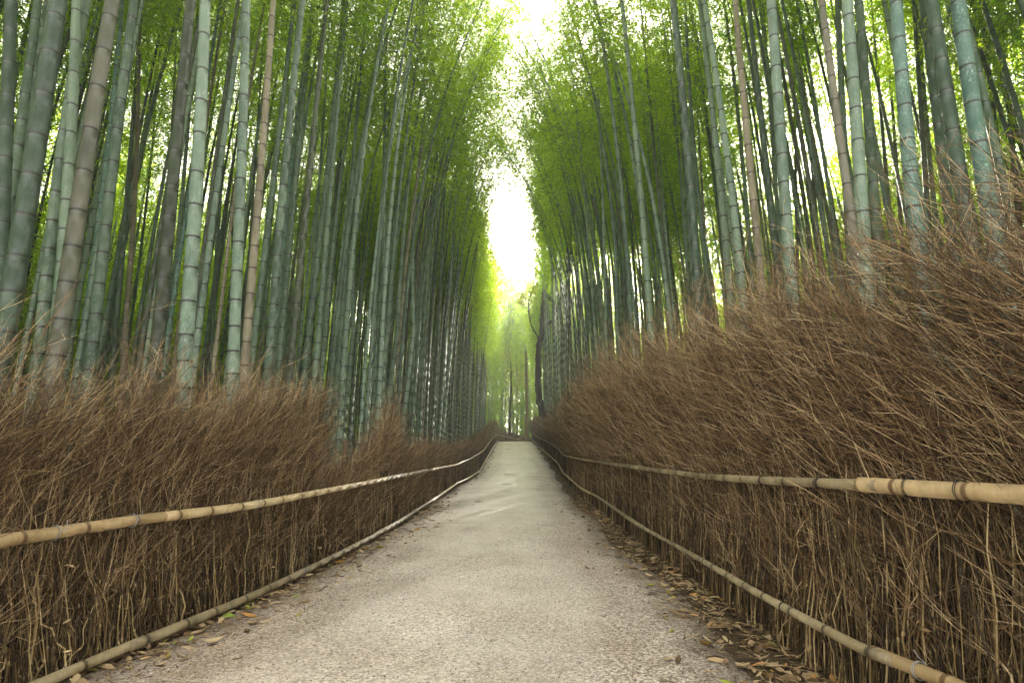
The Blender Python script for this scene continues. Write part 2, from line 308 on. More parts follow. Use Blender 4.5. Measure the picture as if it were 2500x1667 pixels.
# brushwood: grey-tan stalks low down, redder fine twigs higher up (attribute 'tw'), each stalk with its own shade
def brush_material():
    m,nt,out=mat('brushwood');g=N(nt)
    r=g.attr('rnd');v=g.noise(26,g.geo((1,1,.25)),4,.6)
    f=g.math('ADD',g.math('MULTIPLY',r,.75),g.math('MULTIPLY',v,.25))
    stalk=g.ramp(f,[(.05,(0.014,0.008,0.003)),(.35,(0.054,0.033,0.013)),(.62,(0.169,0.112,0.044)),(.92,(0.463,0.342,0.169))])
    twig=g.ramp(f,[(.05,(0.019,0.009,0.004)),(.35,(0.079,0.041,0.016)),(.58,(0.260,0.160,0.071)),(.85,(0.615,0.462,0.267))])  # also paler than the stalks: light on the upper tips painted in
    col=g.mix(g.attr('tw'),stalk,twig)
    g.l(g.bsdf(col,.62,.3),out.inputs[0]);return m
M['brush']=brush_material()
def path_material():
    m,nt,out=mat('gravel_path');g=N(nt)
    P=g.geo()
    vo=g.n('TexVoronoi');vo.inputs['Scale'].default_value=78;g.l(P,vo.inputs['Vector'])
    sep=g.n('SeparateColor');g.l(vo.outputs['Color'],sep.inputs[0])
    st=g.ramp(sep.outputs[0],[(0,(.04,.027,.017)),(.18,(.13,.095,.066)),(.42,(.38,.30,.225)),(.7,(.66,.565,.46)),(1,(.92,.85,.76))])
    fine=g.noise(190,P,3,.7)
    st=g.mix(.28,st,g.ramp(fine,[(.36,(.06,.04,.03)),(.5,(.38,.305,.25)),(.64,(.84,.75,.68))]))
    # sandy brown patches, damp grey patches
    big=g.noise(.75,P,4,.6)
    st=g.mix(g.maprange(big,.42,.62,0,.42),st,(.24,.165,.095))
    tr=g.attr('edge');mid_sheen=g.maprange(g.math('ADD',tr,g.math('MULTIPLY',g.math('SUBTRACT',g.noise(1.3,P,3),.5),.9)),.75,1.15)
    st=g.mix(g.math('MULTIPLY',mid_sheen,.45),st,(.84,.76,.67))  # paler towards the middle: bright sheen painted into the gravel colour
    grit=g.maprange(g.noise(46,P,2,.8),.38,.48)
    st=g.mix(g.math('SUBTRACT',.42,g.math('MULTIPLY',grit,.42)),st,(.07,.05,.04))
    # edges: soil and rotted leaves creep in
    sx=g.n('SeparateXYZ');g.l(P,sx.inputs[0])
    e=g.attr('edge');e2=g.math('ADD',e,g.math('MULTIPLY',g.math('SUBTRACT',g.noise(3.2,P,5,.65),.5),.55))
    em=g.maprange(e2,.42,.0)
    st=g.mix(g.math('MULTIPLY',em,.85),st,(.075,.050,.028))
    st=g.mix(1,st,(1.13,1.12,1.16),'MULTIPLY')
    wet=g.math('MULTIPLY',g.maprange(g.noise(.9,g.geo((1,.55,1)),2,.5),.30,.70),g.maprange(g.attr('edge'),.35,1.0,.25,1.0))
    rough=g.math('SUBTRACT',.56,g.math('MULTIPLY',wet,.30))
    st=g.mix(g.math('MULTIPLY',wet,.14),st,(.10,.09,.08))
    h=g.math('ADD',g.math('MULTIPLY',vo.outputs['Distance'],-1.0),g.math('MULTIPLY',fine,.6))
    b=g.bsdf(st,rough,.5,g.bump(h,.8,.007));g.l(b,out.inputs[0]);return m
M['path']=path_material()
M['soil']=simple('forest_soil',[(.3,(.035,.024,.014)),(.5,(.075,.052,.030)),(.7,(.13,.092,.052))],7,.9,.15,(1,1,1),.8,bd=.03)
def litter_material():
    m,nt,out=mat('dry_leaf');g=N(nt)
    col=g.ramp(g.attr('rnd'),[(0,(.06,.034,.016)),(.3,(.16,.10,.048)),(.58,(.33,.24,.13)),(.8,(.45,.34,.2)),(.9,(.42,.19,.04)),(.96,(.30,.34,.04)),(1,(.12,.25,.03))])
    g.l(g.bsdf(col,.6,.3),out.inputs[0]);return m
M['litter']=litter_material()

# ------------------------------------------------------------------ ground and path
xs=np.concatenate([[-150,-110,-80],np.arange(-56,-8,2.),np.arange(-8,8.01,.4),np.arange(10,57,2.),[80,110,150]])
ys=np.concatenate([[-60,-40],np.arange(-16,8,1.),np.arange(8,90,1.),np.arange(92,160,4.),[175,190]])
gx,gyy=np.meshgrid(xs,ys)
hump=.09*np.sin(gx*.9+gyy*.35)*np.sin(gyy*.6-gx*.2)
fx=np.where(gx<0,-gx-2.6,gx-2.3);hump*=np.clip(fx/2,0,1)
Z=gz(gyy)+hump+.10*np.clip(fx/1.5,0,1)
nx=len(xs);idx=np.arange(len(ys)*nx).reshape(len(ys),nx)
F=np.stack([idx[:-1,:-1],idx[:-1,1:],idx[1:,1:],idx[1:,:-1]],-1).reshape(-1,4)
V=np.stack([gx,gyy,Z],-1).reshape(-1,3)
link('ground',mesh_np('ground',V,F,mats=[M['soil']]),kind='structure')
# path sheet
py=np.concatenate([np.arange(-6,62,.5),np.arange(62,90,1.)])
rows=[];ed=[]
for y in py:
    bend=0 if y<61 else (y-61)**1.5*.10
    a=fence_x(-1,y)+.06+.06*math.sin(y*1.7)*math.sin(y*.6)+bend;b=fence_x(1,y)-.28+.07*math.sin(y*1.3+1)+bend
    t=np.linspace(0,1,17);x=a+(b-a)*t
    z=gz(y)+.006+.025*np.sin(t*PI)**.7
    rows.append(np.stack([x,np.full(17,y),z],-1));ed.append(np.minimum((x-a)/.9,(b-x)/.9))
V=np.concatenate(rows);idx=np.arange(len(py)*17).reshape(-1,17)
F=np.stack([idx[:-1,:-1],idx[:-1,1:],idx[1:,1:],idx[1:,:-1]],-1).reshape(-1,4)
link('path',mesh_np('path',V,F,{'edge':np.clip(np.concatenate(ed),0,1)},mats=[M['path']]),kind='structure')

# ------------------------------------------------------------------ a pole or a culm along a curve
def node_tube(pts,rad,spacing,k=10,ridge=1.05,jit=.12,seed=0,cap=True,phase=0.0):
    """pts: function s->(3,), over arclength [0,L]; rad: function s->r. Returns V,F,nd,seg."""
    fn,L=pts;r_=np.random.default_rng(seed)
    nodes=[phase];i=0
    while nodes[-1]<L:
        nodes.append(nodes[-1]+spacing(nodes[-1])*(1+jit*r_.uniform(-1,1)))
    S=[];ND=[];RM=[];SG=[]
    if phase>0: S.append(0.);ND.append(min(.1,phase));RM.append(1);SG.append(.5)
    for a,b in zip(nodes[:-1],nodes[1:]):
        m=(a+b)/2;h=(b-a)/2;sg=r_.uniform()
        if h<.03: continue
        for s,n,q in ((a,0.,ridge),(a+.012,.012,1.0),(m,h,1.),(m,-h,1.),(b-.045,-.045,1.),(b-.013,-.013,1.005),(b-.003,-.003,ridge)):
            if s<=L: S.append(s);ND.append(n);RM.append(q);SG.append(sg)
    if S[-1]<L: S.append(L);ND.append(.08);RM.append(1);SG.append(.5)
    S=np.array(S);P=np.array([fn(s) for s in S]);R=np.array([rad(s) for s in S])*np.array(RM)
    # tangent frames robust against the doubled mid ring
    e=.01;T=np.array([np.asarray(fn(min(s+e,L)))-np.asarray(fn(max(s-e,0))) for s in S]);T/=np.linalg.norm(T,axis=1,keepdims=True)
    ref=np.array([1.,0,0]) if abs(T[0,2])>.6 else np.array([0,0,1.])
    A=np.cross(T,ref);A/=np.linalg.norm(A,axis=1,keepdims=True);B=np.cross(T,A)
    th=np.arange(k)*2*PI/k
    V=P[:,None]+R[:,None,None]*(A[:,None]*np.cos(th)[:,None]+B[:,None]*np.sin(th)[:,None])
    m=len(S);i=np.arange(m-1)[:,None]*k;q=np.arange(k)[None]
    a=i+q;b=i+(q+1)%k
    F=np.stack([a,b,b+k,a+k],-1).reshape(-1,4)
    V=V.reshape(-1,3);nd=np.repeat(ND,k);sg=np.repeat(SG,k);fs=[F]
    if cap:
        n=len(V);V=np.vstack([V,P[:1],P[-1:]]);nd=np.append(nd,[.06,.06]);sg=np.append(sg,[.9,.9])
        j=np.arange(k)
        fs.append(np.stack([np.full(k,n),(j+1)%k,j],-1));o=(m-1)*k
        fs.append(np.stack([np.full(k,n+1),o+j,o+(j+1)%k],-1))
    return V,fs,nd,sg
def node_mesh(name,pts,rad,spacing,mat_,**k):
    V,F,nd,sg=node_tube(pts,rad,spacing,**k)
    return mesh_np(name,V,F,{'nd':nd,'seg':sg},mats=[mat_])
def polyline_fn(P):
    P=np.asarray(P,float)
    # Catmull-Rom resample, then arclength table
    Q=[]
    for i in range(len(P)-1):
        p0=P[max(i-1,0)];p1=P[i];p2=P[i+1];p3=P[min(i+2,len(P)-1)]
        for t in np.linspace(0,1,8,endpoint=False):
            a=.35
            m1=a*(p2-p0);m2=a*(p3-p1)
            t2=t*t;t3=t2*t
            Q.append((2*t3-3*t2+1)*p1+(t3-2*t2+t)*m1+(-2*t3+3*t2)*p2+(t3-t2)*m2)
    Q.append(P[-1]);Q=np.array(Q)
    s=np.concatenate([[0],np.cumsum(np.linalg.norm(np.diff(Q,axis=0),axis=1))])
    return (lambda t:np.array([np.interp(t,s,Q[:,i]) for i in range(3)])),s[-1]

# ------------------------------------------------------------------ brushwood
def brush(pathfn,s0,s1,side,hfun,lean_f,lean_in,dens,near,seed,ymin_detail=6.5,thick=.34,tilt=lambda y:0*y):
    """Stalks packed along the fence line. pathfn(s)->(x,y,z,tx,ty) ; the path lies towards -n."""
    r=np.random.default_rng(seed);g=Geo()
    step=.5;s=s0
    while s<s1:
        x,y,z,tx,ty=pathfn(s+step/2);dist=max(1.5,math.hypot(x,y))
        sc=1+max(0,(dist-4))/13            # thicker and fewer stalks with distance
        n=int(dens*step/sc**.85)
        u=s+r.uniform(0,step,n)
        B=np.array([pathfn(q) for q in u]);X,Y,Zg,TX,TY=B.T
        NX,NY=TY*side*-1,-TX*side*-1        # away from the path
        # side=-1: left fence, outward is -x
        NX,NY=(-TY,TX) if side<0 else (TY,-TX)
        off=.050+thick*r.uniform(0,1,n)**1.7
        tl=tilt(Y)                          # the fence face leans back a little
        H=hfun(Y)*(r.beta(2.2,1.6,n)*.55+.45+.10*r.normal(size=n).clip(-2,2)*.5)
        # clumps: tufts bundle together and vary in height
        H*=1+.10*np.sin(u*5.1+seed)+.07*np.sin(u*11.7+2*seed)
        sh=(r.uniform(size=n)<.22)&(dist<20);H[sh]*=r.uniform(.25,.6,sh.sum())
        m=9 if dist<ymin_detail else (6 if dist<20 else 4)
        t=np.linspace(0,1,m)[None]
        lf=lean_f(Y)*H*r.uniform(.45,1.35,n);li=lean_in(Y)*H*r.uniform(.2,1.4,n)+off*.25
        wob=r.normal(size=(n,m,3))*.013*(1+(H[:,None,None]-1)*.3);wob[:,0]=0
        low=r.normal(size=(n,2))*np.where(sh,.20,.10)[:,None]       # stalks lean a little either way near the ground
        kick=r.normal(size=(n,1))*.025*np.sin(t*PI*r.uniform(1,2.4,n)[:,None])
        hs=r.uniform(.45,1.25,n)[:,None]
        A=np.clip((t*H[:,None]-hs)/np.maximum(H[:,None]-hs,.3),0,1)**1.12
        AI=np.clip((t*H[:,None]-1.05)/np.maximum(H[:,None]-1.05,.3),0,1)**1.4
        tz=tl[:,None]*np.clip(t*H[:,None]/.7,0,1.6)
        px=X[:,None]+NX[:,None]*(off[:,None]+tz)+TX[:,None]*(lf[:,None]*A+low[:,:1]*t+kick)-NX[:,None]*li[:,None]*AI
        pyy=Y[:,None]+NY[:,None]*(off[:,None]+tz)+TY[:,None]*(lf[:,None]*A+low[:,:1]*t+kick)-NY[:,None]*li[:,None]*AI
        pz=Zg[:,None]-.05+H[:,None]*(t-.12*np.clip(lf/H,0,2)[:,None]*t**3)
        Pn=np.stack([px,pyy,pz],-1)+wob
        r0=(.0024+.0042*r.uniform(0,1,n)**1.5)*sc**.9
        R=r0[:,None]*(1-.84*np.clip(t*H[:,None]/(.9*hfun(Y))[:,None],0,1)**.8)
        rn=r.uniform(0,1,n)**1.5
        k=5 if dist<ymin_detail else (4 if dist<14 else 3)
        Vv,Ff=tubes(Pn,R,k)
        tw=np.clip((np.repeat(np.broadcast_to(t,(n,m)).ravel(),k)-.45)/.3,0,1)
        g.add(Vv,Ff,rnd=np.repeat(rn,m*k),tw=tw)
        # swollen joints on the stalks
        if dist<ymin_detail:
            for fr in (.08,.19,.31,.44,.57):
                ff=np.clip(fr+r.uniform(-.05,.05,n),0,.9)
                i0=np.floor(ff*(m-1)).astype(int);w=ff*(m-1)-i0
                c=Pn[np.arange(n),i0]*(1-w)[:,None]+Pn[np.arange(n),i0+1]*w[:,None]
                d=Pn[np.arange(n),i0+1]-Pn[np.arange(n),i0];d/=np.linalg.norm(d,axis=1,keepdims=True)
                rr=r0*(1-.80*ff**1.1)*1.6
                q=np.stack([c-d*rr[:,None]*1.1,c,c+d*rr[:,None]*1.1],1)
                v2,f2=tubes(q,np.stack([rr*.65,rr,rr*.65],1),5)
                g.add(v2,f2,rnd=np.repeat(np.clip(rn+.22,0,1),15),tw=0)
        # side twigs, finer and redder, forking up along the lean
        nt=(13 if side<0 else 18) if dist<ymin_detail else ((9 if side<0 else 12) if dist<14 else (6 if dist<30 else 4))
        for q in range(nt):
            sel=np.arange(n)
            f0=np.clip(.95/H,.1,.75);ff=f0+(1-f0)*r.uniform(0,1,n)**.8*.98
            if q%5==0: ff=r.uniform(.1,1,n)*.98
            i0=np.minimum(np.floor(ff*(m-1)).astype(int),m-2);w=ff*(m-1)-i0
            c=Pn[sel,i0]*(1-w)[:,None]+Pn[sel,i0+1]*w[:,None]
            d=Pn[sel,i0+1]-Pn[sel,i0];d/=np.linalg.norm(d,axis=1,keepdims=True)
            dv=d+r.normal(size=(n,3))*np.array([.52,.52,.42]);dv[:,2]=np.abs(dv[:,2])*.9+.05
            dv/=np.linalg.norm(dv,axis=1,keepdims=True)
            ln=r.uniform(.09,.32,n)*(.6+.7*ff)
            bend=r.normal(size=(n,3))*.05+d*.10
            a=c;b=c+dv*ln[:,None]*.5;e=b+(dv+bend*2)*ln[:,None]*.5
            v2,f2=tubes(np.stack([a,b,e],1),np.stack([np.full(n,.0014),np.full(n,.0011),np.full(n,.0006)],1)*(sc**1.0)*r.uniform(.8,1.4,n)[:,None],3)
            rt=np.clip(r.uniform(0,1,n)**1.3*.8+rn*.25,0,1)
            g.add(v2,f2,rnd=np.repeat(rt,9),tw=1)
            if dist<14:                      # a short fork half way along the twig, set off at a sharp angle
                dv2=dv+r.normal(size=(n,3))*.55;dv2/=np.linalg.norm(dv2,axis=1,keepdims=True)
                v2,f2=tubes(np.stack([b,b+dv2*ln[:,None]*r.uniform(.2,.55,n)[:,None]],1),np.stack([np.full(n,.0013),np.full(n,.0006)],1)*sc,3)
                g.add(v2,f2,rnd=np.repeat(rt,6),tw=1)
        # dead leaves and sheaths caught among the stalks
        nl=int(n*(2.2 if side<0 else .9)/(1 if dist<20 else 2))
        if nl:
            sel=r.integers(0,n,nl);ff=r.uniform(.12,1.,nl)**.7*.93
            i0=np.minimum(np.floor(ff*(m-1)).astype(int),m-2)
            c=Pn[sel,i0]+r.normal(size=(nl,3))*.012
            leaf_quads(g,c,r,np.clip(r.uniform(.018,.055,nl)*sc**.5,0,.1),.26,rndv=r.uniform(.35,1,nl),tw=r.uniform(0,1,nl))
        s+=step
    return g
def leaf_quads(g,c,r,ln,wr,rndv,d=None,tw=None,mat_=0):
    n=len(c)
    if d is None: d=r.normal(size=(n,3));d[:,2]=d[:,2]*.8-.3
    d=d/np.linalg.norm(d,axis=1,keepdims=True)
    u=r.normal(size=(n,3));u-=d*(u*d).sum(1,keepdims=True);u/=np.linalg.norm(u,axis=1,keepdims=True)
    nn=np.cross(d,u);ln=np.broadcast_to(ln,(n,))[:,None]
    V=np.stack([c,c+d*ln*.42+u*ln*wr*.5+nn*ln*.05,c+d*ln-nn*ln*.10,c+d*ln*.42-u*ln*wr*.5+nn*ln*.05],1)
    F=np.arange(n*4).reshape(n,4)
    at={'rnd':np.repeat(rndv,4)}
    if tw is not None: at['tw']=np.repeat(tw,4)
    g.add(V.reshape(-1,3),F,mat_,**at)

HL=[(-3,1.75),(2.8,1.80),(5.7,2.08),(6.05,1.9),(6.3,1.05),(7.7,1.0),(7.95,1.6),(8.6,2.1),(9.3,2.05),(9.6,1.25),(10.6,1.2),(11.2,1.5),(12.2,1.4),(12.5,1.15),(13.2,1.55),(14.3,1.25),(16,1.55),(17,1.3),(20,1.6),(26,1.8),(40,2.0),(60,1.9)]
HR=[(-3,2.5),(1.5,2.55),(3,2.7),(4.5,2.85),(7,3.05),(12,3.2),(20,3.0),(30,2.6),(45,2.5),(62,2.3)]
def lpath(side):
    def f(s):
        y=s;x=float(fence_x(side,y));d=float(fence_x(side,y+.4)-fence_x(side,y-.4))/.8
        n=math.hypot(1,d);return x,y,float(gz(y)),d/n,1/n
    return f
def make_fence(side,name,label):
    root=empty(name,(fence_x(side,6),6,gz(6)),label,'brushwood fence')
    def put(me,nm,**k):
        o=link(nm,me,root,**k);o.matrix_parent_inverse=root.matrix_world.inverted() if False else o.matrix_parent_inverse
        o.location=(-root.location.x,-root.location.y,-root.location.z);return o
    if side<0:
        g=brush(lpath(-1),-1.5,61.5,-1,lambda y:interp(HL,y),lambda y:np.interp(y,[0,6,9,20],[.22,.24,.30,.30]),lambda y:np.interp(y,[0,5,8,20],[-.03,-.02,.03,.10]),410,6,21,tilt=lambda y:np.interp(y,[0,2.9,3.6,4.8,6.2,9],[.15,.137,.104,.07,.05,.02]))
    else:
        g=brush(lpath(1),-1.5,62,1,lambda y:interp(HR,y),lambda y:np.interp(y,[0,8,25],[.42,.48,.46]),lambda y:np.interp(y,[0,4,8,20],[-.0,.02,.12,.18]),430,6,37,thick=.5,tilt=lambda y:np.interp(y,[0,2.05,2.7,3.8,5,7.5,11],[.15,.137,.10,.067,.05,.034,.02]))
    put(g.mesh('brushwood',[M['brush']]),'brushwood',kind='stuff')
    return root,put
# rails as separate bamboo poles, lashed end to end; each is its own part
def rails(put,tab,side,which,cuts,rads,mats,back):
    zc={'low':2,'up':4}[which];xc={'low':0,'up':3}[which]
    T=[(r[xc],r[1],r[zc]) for r in tab]
    T=back+T
    Y=np.array([t[1] for t in T])
    for i,(a,b) in enumerate(zip(cuts[:-1],cuts[1:])):
        ov=.06 if b<20 else .15
        y0,y1=a-ov,b+ov
        P=[(np.interp(y0,Y,[t[0] for t in T]),y0,np.interp(y0,Y,[t[2] for t in T]))]+[t for t in T if y0+.1<t[1]<y1-.1]+[(np.interp(y1,Y,[t[0] for t in T]),y1,np.interp(y1,Y,[t[2] for t in T]))]
        P=np.array(P);P[:,0]+=(-side)*(.012*(i%2))-side*.03
        fn,L=polyline_fn(P);r0=rads[i%len(rads)] if i<len(rads) else rads[-1]
        me=node_mesh(which+'er_rail',(fn,L),lambda s:r0*(1-.13*s/L),lambda s:.33 if L<9 else .36,M[mats[i] if i<len(mats) else mats[-1]],k=14 if a<12 else 8,ridge=1.04,seed=int(50+i*7+side*3+zc),phase=.11)
        put(me,'upper_rail' if which=='up' else 'lower_rail')
        yield fn,L,r0
def tie(put,c,axis,r,m='wire',loose=.06):
    """two turns of wire round a rail with a loose twisted end"""
    axis=np.array(axis,float);axis/=np.linalg.norm(axis);a=np.cross(axis,[0,0,1.]);a/=np.linalg.norm(a);b=np.cross(axis,a)
    t=np.linspace(0,1,40);th=t*4*PI
    P=c+a*np.cos(th)[:,None]*r*1.06+b*np.sin(th)[:,None]*r*1.06+axis*((t-.5)*.016)[:,None]
    e=P[-1]+np.array([[0,0,.0],[.01,.01,.02],[.0,.03,.035],[-.01,.04,loose]])
    P=np.vstack([P,e[1:]])
    V,F=tubes(P[None],np.full((1,len(P)),.0018),4)
    put(mesh_np('wire_tie',V,F,mats=[M[m]]),'wire_tie')

rootL,putL=make_fence(-1,'brushwood_fence','brown brushwood fence with two straw poles along the left edge of the path')
bkL=[(-3.1,-1.6,.74),(-2.78,.9,.75)];bkLl=[(-3.05,-1.6,.03),(-2.62,.9,.04)]
bkR=[(1.98,-1.6,1.0),(1.92,.9,1.01)];bkRl=[(1.88,-1.6,.31),(1.80,.9,.32)]
A=list(rails(putL,RAIL_L,-1,'up',[-1.4,3.9,8.4,13.2,18.4,24,30,37,46,59.9],[.037,.033,.033,.032,.036,.034],['rail']*2+['rail_old']+['rail']*8,bkL))
A2=list(rails(putL,RAIL_L,-1,'low',[-1.4,3.62,8.0,13.2,18.4,24,30,37,46,59.9],[.031,.030,.030,.032,.036],['rail_old','rail_old']+['rail_old']+['rail']*8,bkLl))
for (fn,L,r0),ss in ((A[0],[4.62,5.1]),(A[1],[1.0,3.2]),(A2[0],[4.3]),(A2[1],[2.1])):
    for s in ss:
        if s<L-.05:
            c=fn(s);tie(putL,c,fn(s+.05)-fn(s-.05),r0,'wire')
rootR,putR=make_fence(1,'brushwood_fence','taller shaggy brushwood fence with leaning twigs along the right edge of the path')
A=list(rails(putR,RAIL_R,1,'up',[-1.4,2.68,7.2,12.5,18,22,27,33,42,58.9],[.040,.027,.028,.028,.034,.036],['rail','rail_old','rail_old','rail']+['rail']*8,bkR))
A2=list(rails(putR,RAIL_R,1,'low',[-1.4,2.60,7.2,12.5,18,22,27,33,42,58.9],[.031,.024,.026,.028,.034],['rail','rail_old','rail_old','rail']+['rail']*8,bkRl))
for (fn,L,r0),ss,m in ((A[0],[3.72,3.95],'black_tie'),(A[1],[.45,1.1,2.2],'black_tie'),(A2[0],[3.4,3.9],'wire'),(A2[1],[.9,2.4],'black_tie')):
    for s in ss:
        if s<L-.05:
            c=fn(s);tie(putR,c,fn(s+.05)-fn(s-.05),r0*1.02,m)
# weathered post whose cut top shows in the low gap of the left fence
def post(put,x,y,h,r):
    fn=lambda s:np.array([x+.02*math.sin(s*3),y,gz(y)-.1+s])
    V,F,nd,sg=node_tube((fn,h+.1),lambda s:r*(1+.06*math.sin(s*9)),lambda s:9.,k=12,seed=4)
    put(mesh_np('post',V,F,{'rnd':sg*.5},mats=[M['bark_post']]),'post')
post(putL,-2.16,7.35,1.36,.034)
# fence crossing behind the crest, where the path turns
def crossf(s):
    P=RC;d=np.concatenate([[0],np.cumsum(np.hypot(np.diff(P[:,0]),np.diff(P[:,1])))])
    x=np.interp(s,d,P[:,0]);y=np.interp(s,d,P[:,1]);x2=np.interp(s+.5,d,P[:,0]);y2=np.interp(s+.5,d,P[:,1]);x1=np.interp(s-.5,d,P[:,0]);y1=np.interp(s-.5,d,P[:,1])
    n=math.hypot(x2-x1,y2-y1);return x,y,np.interp(s,d,P[:,2])-.1,(x2-x1)/n,(y2-y1)/n
rootC=empty('brushwood_fence',(0,65,2.9),'short brushwood fence crossing behind the crest where the path turns away','brushwood fence')
def putC(me,nm,**k):
    o=link(nm,me,rootC,**k);o.location=(0,-65,-2.9);return o
g=brush(crossf,0,11.5,-1,lambda y:1.62+0*y,lambda y:.25+0*y,lambda y:.1+0*y,430,6,5)
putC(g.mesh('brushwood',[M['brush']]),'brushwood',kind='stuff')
for xc,zc,nm in ((3,4,'upper_rail'),(0,2,'lower_rail')):
    P=[(r[xc],r[1]-.06,r[zc]) for r in RAIL_C];fn,L=polyline_fn(P)
    putC(node_mesh(nm,(fn,L),lambda s:.034,lambda s:.35,M['rail'],k=8,seed=3,phase=.1),nm)

# ------------------------------------------------------------------ bamboo foliage prototypes
def crown_mesh(name,H,L,seed,dens=1.0,leaf=.138,low=.55):
    r=np.random.default_rng(seed);g=Geo()
    z=np.arange(.05,H,.24);n=len(z)*3
    zz=np.repeat(z,3)+r.uniform(-.08,.08,n)
    az=np.repeat(np.arange(len(z))*PI*.93,3)+np.tile([0,.5,3.4],len(z))+r.normal(size=n)*.6
    tt=zz/H;bl=L*(low+(1-low)*np.sin(np.clip(tt*1.25,0,1)*PI*.62))*(1-.72*tt**2.6)*r.uniform(.45,1.2,n)
    bt=np.clip(r.normal(size=n)*.22,-.4,.45)            # each branch a little fresher or older
    m=6;t=np.linspace(0,1,m)[None]
    up=r.uniform(.35,.85,n)[:,None];dr=r.uniform(.75,1.35,n)[:,None]
    hx=bl[:,None]*t*.92;hz=bl[:,None]*(up*t-dr*t**2.4)
    Pn=np.stack([hx*np.cos(az)[:,None],hx*np.sin(az)[:,None],zz[:,None]+hz],-1)
    V,F=tubes(Pn,(.0085*(1-.8*t)*np.ones((n,1))),3);g.add(V,F,1,rnd=.5)
    per=int(9*dens)
    for q in range(per):
        ff=np.clip(r.choice([.42,.70,.93],n,p=[.25,.35,.4])+r.normal(size=n)*.055,.1,1);i0=np.minimum(np.floor(ff*(m-1)).astype(int),m-2);w=(ff*(m-1)-i0)[:,None]
        c=Pn[np.arange(n),i0]*(1-w)+Pn[np.arange(n),i0+1]*w
        tw=r.normal(size=(n,3))*.17;tw[:,2]-=.06
        c2=c+tw
        for k in range(6):
            d=tw+r.normal(size=(n,3))*.16;d[:,2]-=.10
            leaf_quads(g,c2+r.normal(size=(n,3))*.045,r,r.uniform(.75,1.25,n)*leaf,.18,np.clip(r.uniform(0,1,n)*.6+.2+bt,0,1),d=d)
    return g.mesh(name,[M['leaf'],M['twig']],smooth=False)
THIN=[crown_mesh('bamboo_foliage',7.,2.0,140+i,.6) for i in range(3)]
CROWN=[crown_mesh('bamboo_foliage',8.,2.1,100+i,.85) for i in range(3)]+[crown_mesh('bamboo_foliage',7.,1.5,110+i,.8) for i in range(2)]
LOWCROWN=[crown_mesh('bamboo_foliage',6.,1.7,120+i,1.3,.14,.8) for i in range(2)]

# ------------------------------------------------------------------ bamboo plants (a plant = culm + foliage)
NAMES={'g':'mid green','p':'pale grey-green','f':'frosted blue-green','d':'dark green','k':'black-stained dark','b':'olive brown','t':'tan brown','s':'pale silvery tan'}
def bamboo(axis,Hc,r0,col,seed,label,group,crown0,crown_k,k=10,crown=True,az=None):
    """axis(z)->(x,y) at height z above its base; z0 the ground."""
    x0,y0=axis(0);z0=float(gz(y0))-.05
    root=empty('bamboo',(x0,y0,z0),label,'bamboo',group)
    fn=lambda s:np.array([axis(s)[0]-x0,axis(s)[1]-y0,s])
    me=node_mesh('culm',(fn,Hc),lambda s:r0*(1.06-.80*(s/Hc)**1.5),lambda s:min(.40,.17+.055*s)*(.75+.25*r0/.06),M[col],k=k,seed=seed,cap=False,phase=.07)
    link('culm',me,root)
    if crown:
        m=crown_k[seed%len(crown_k)];a=np.array([*axis(crown0),crown0]);ch=Hc-crown0;b=np.array([*axis(Hc*.97),Hc*.97])
        o=link('foliage',m,root);o.location=(a[0]-x0,a[1]-y0,crown0)
        d=Vector(b-a);o.rotation_mode='QUATERNION'
        q=d.to_track_quat('Z','X');spin=Quaternion((0,0,1),(seed*2.399)%(2*PI))
        o.rotation_quaternion=q@spin
        base=8. if m in CROWN[:3] else (7. if (m in CROWN or m in THIN) else 6.)
        sc=ch/base*1.04;o.scale=(sc**.6,sc**.6,sc)
    return root
def traced_axis(c,Hc):
    Y,x1,z1,x2,z2,x3,z3,r,_=c
    g0=float(gz(Y))
    z=np.array([z1,z2,z3])-g0;x=np.array([x1,x2,x3])
    # line through the low and high traced points with the traced bulge, straight below, arching inward above
    sl=(x[2]-x[0])/(z[2]-z[0]);mid=x[1]-(x[0]+sl*(z[1]-z[0]))
    sgn=-1 if x1>0 else 1
    ly=(hash((round(Y*100),3))%100/100-.5)*.25
    def ax(s):
        b=mid*4*max(0,(s-z[0]))*max(0,(z[2]-s))/((z[2]-z[0])**2) if s<z[2] else 0
        up=max(0,s-z[2]);xx=x[0]+sl*(s-z[0])+b+sgn*(.045 if Y<9 else .06)*up**1.6
        return xx,Y+ly*max(0,s-3)*.06
    return ax
def size_word(w): return 'thick' if w>=27 else ('medium' if w>=14 else 'slender')
traced=[]
for i,c in enumerate(CULMS):
    Y,x1,r=c[0],c[1],c[7]
    w=1350*2*r/Y*math.hypot(1,x1/Y)
    traced.append([i,c,1250+1350*x1/Y,w])
ordw=['first','second','third','fourth','fifth','sixth','seventh','eighth','ninth','tenth','eleventh','twelfth','thirteenth','fourteenth','fifteenth','sixteenth','seventeenth','eighteenth','nineteenth','twentieth']
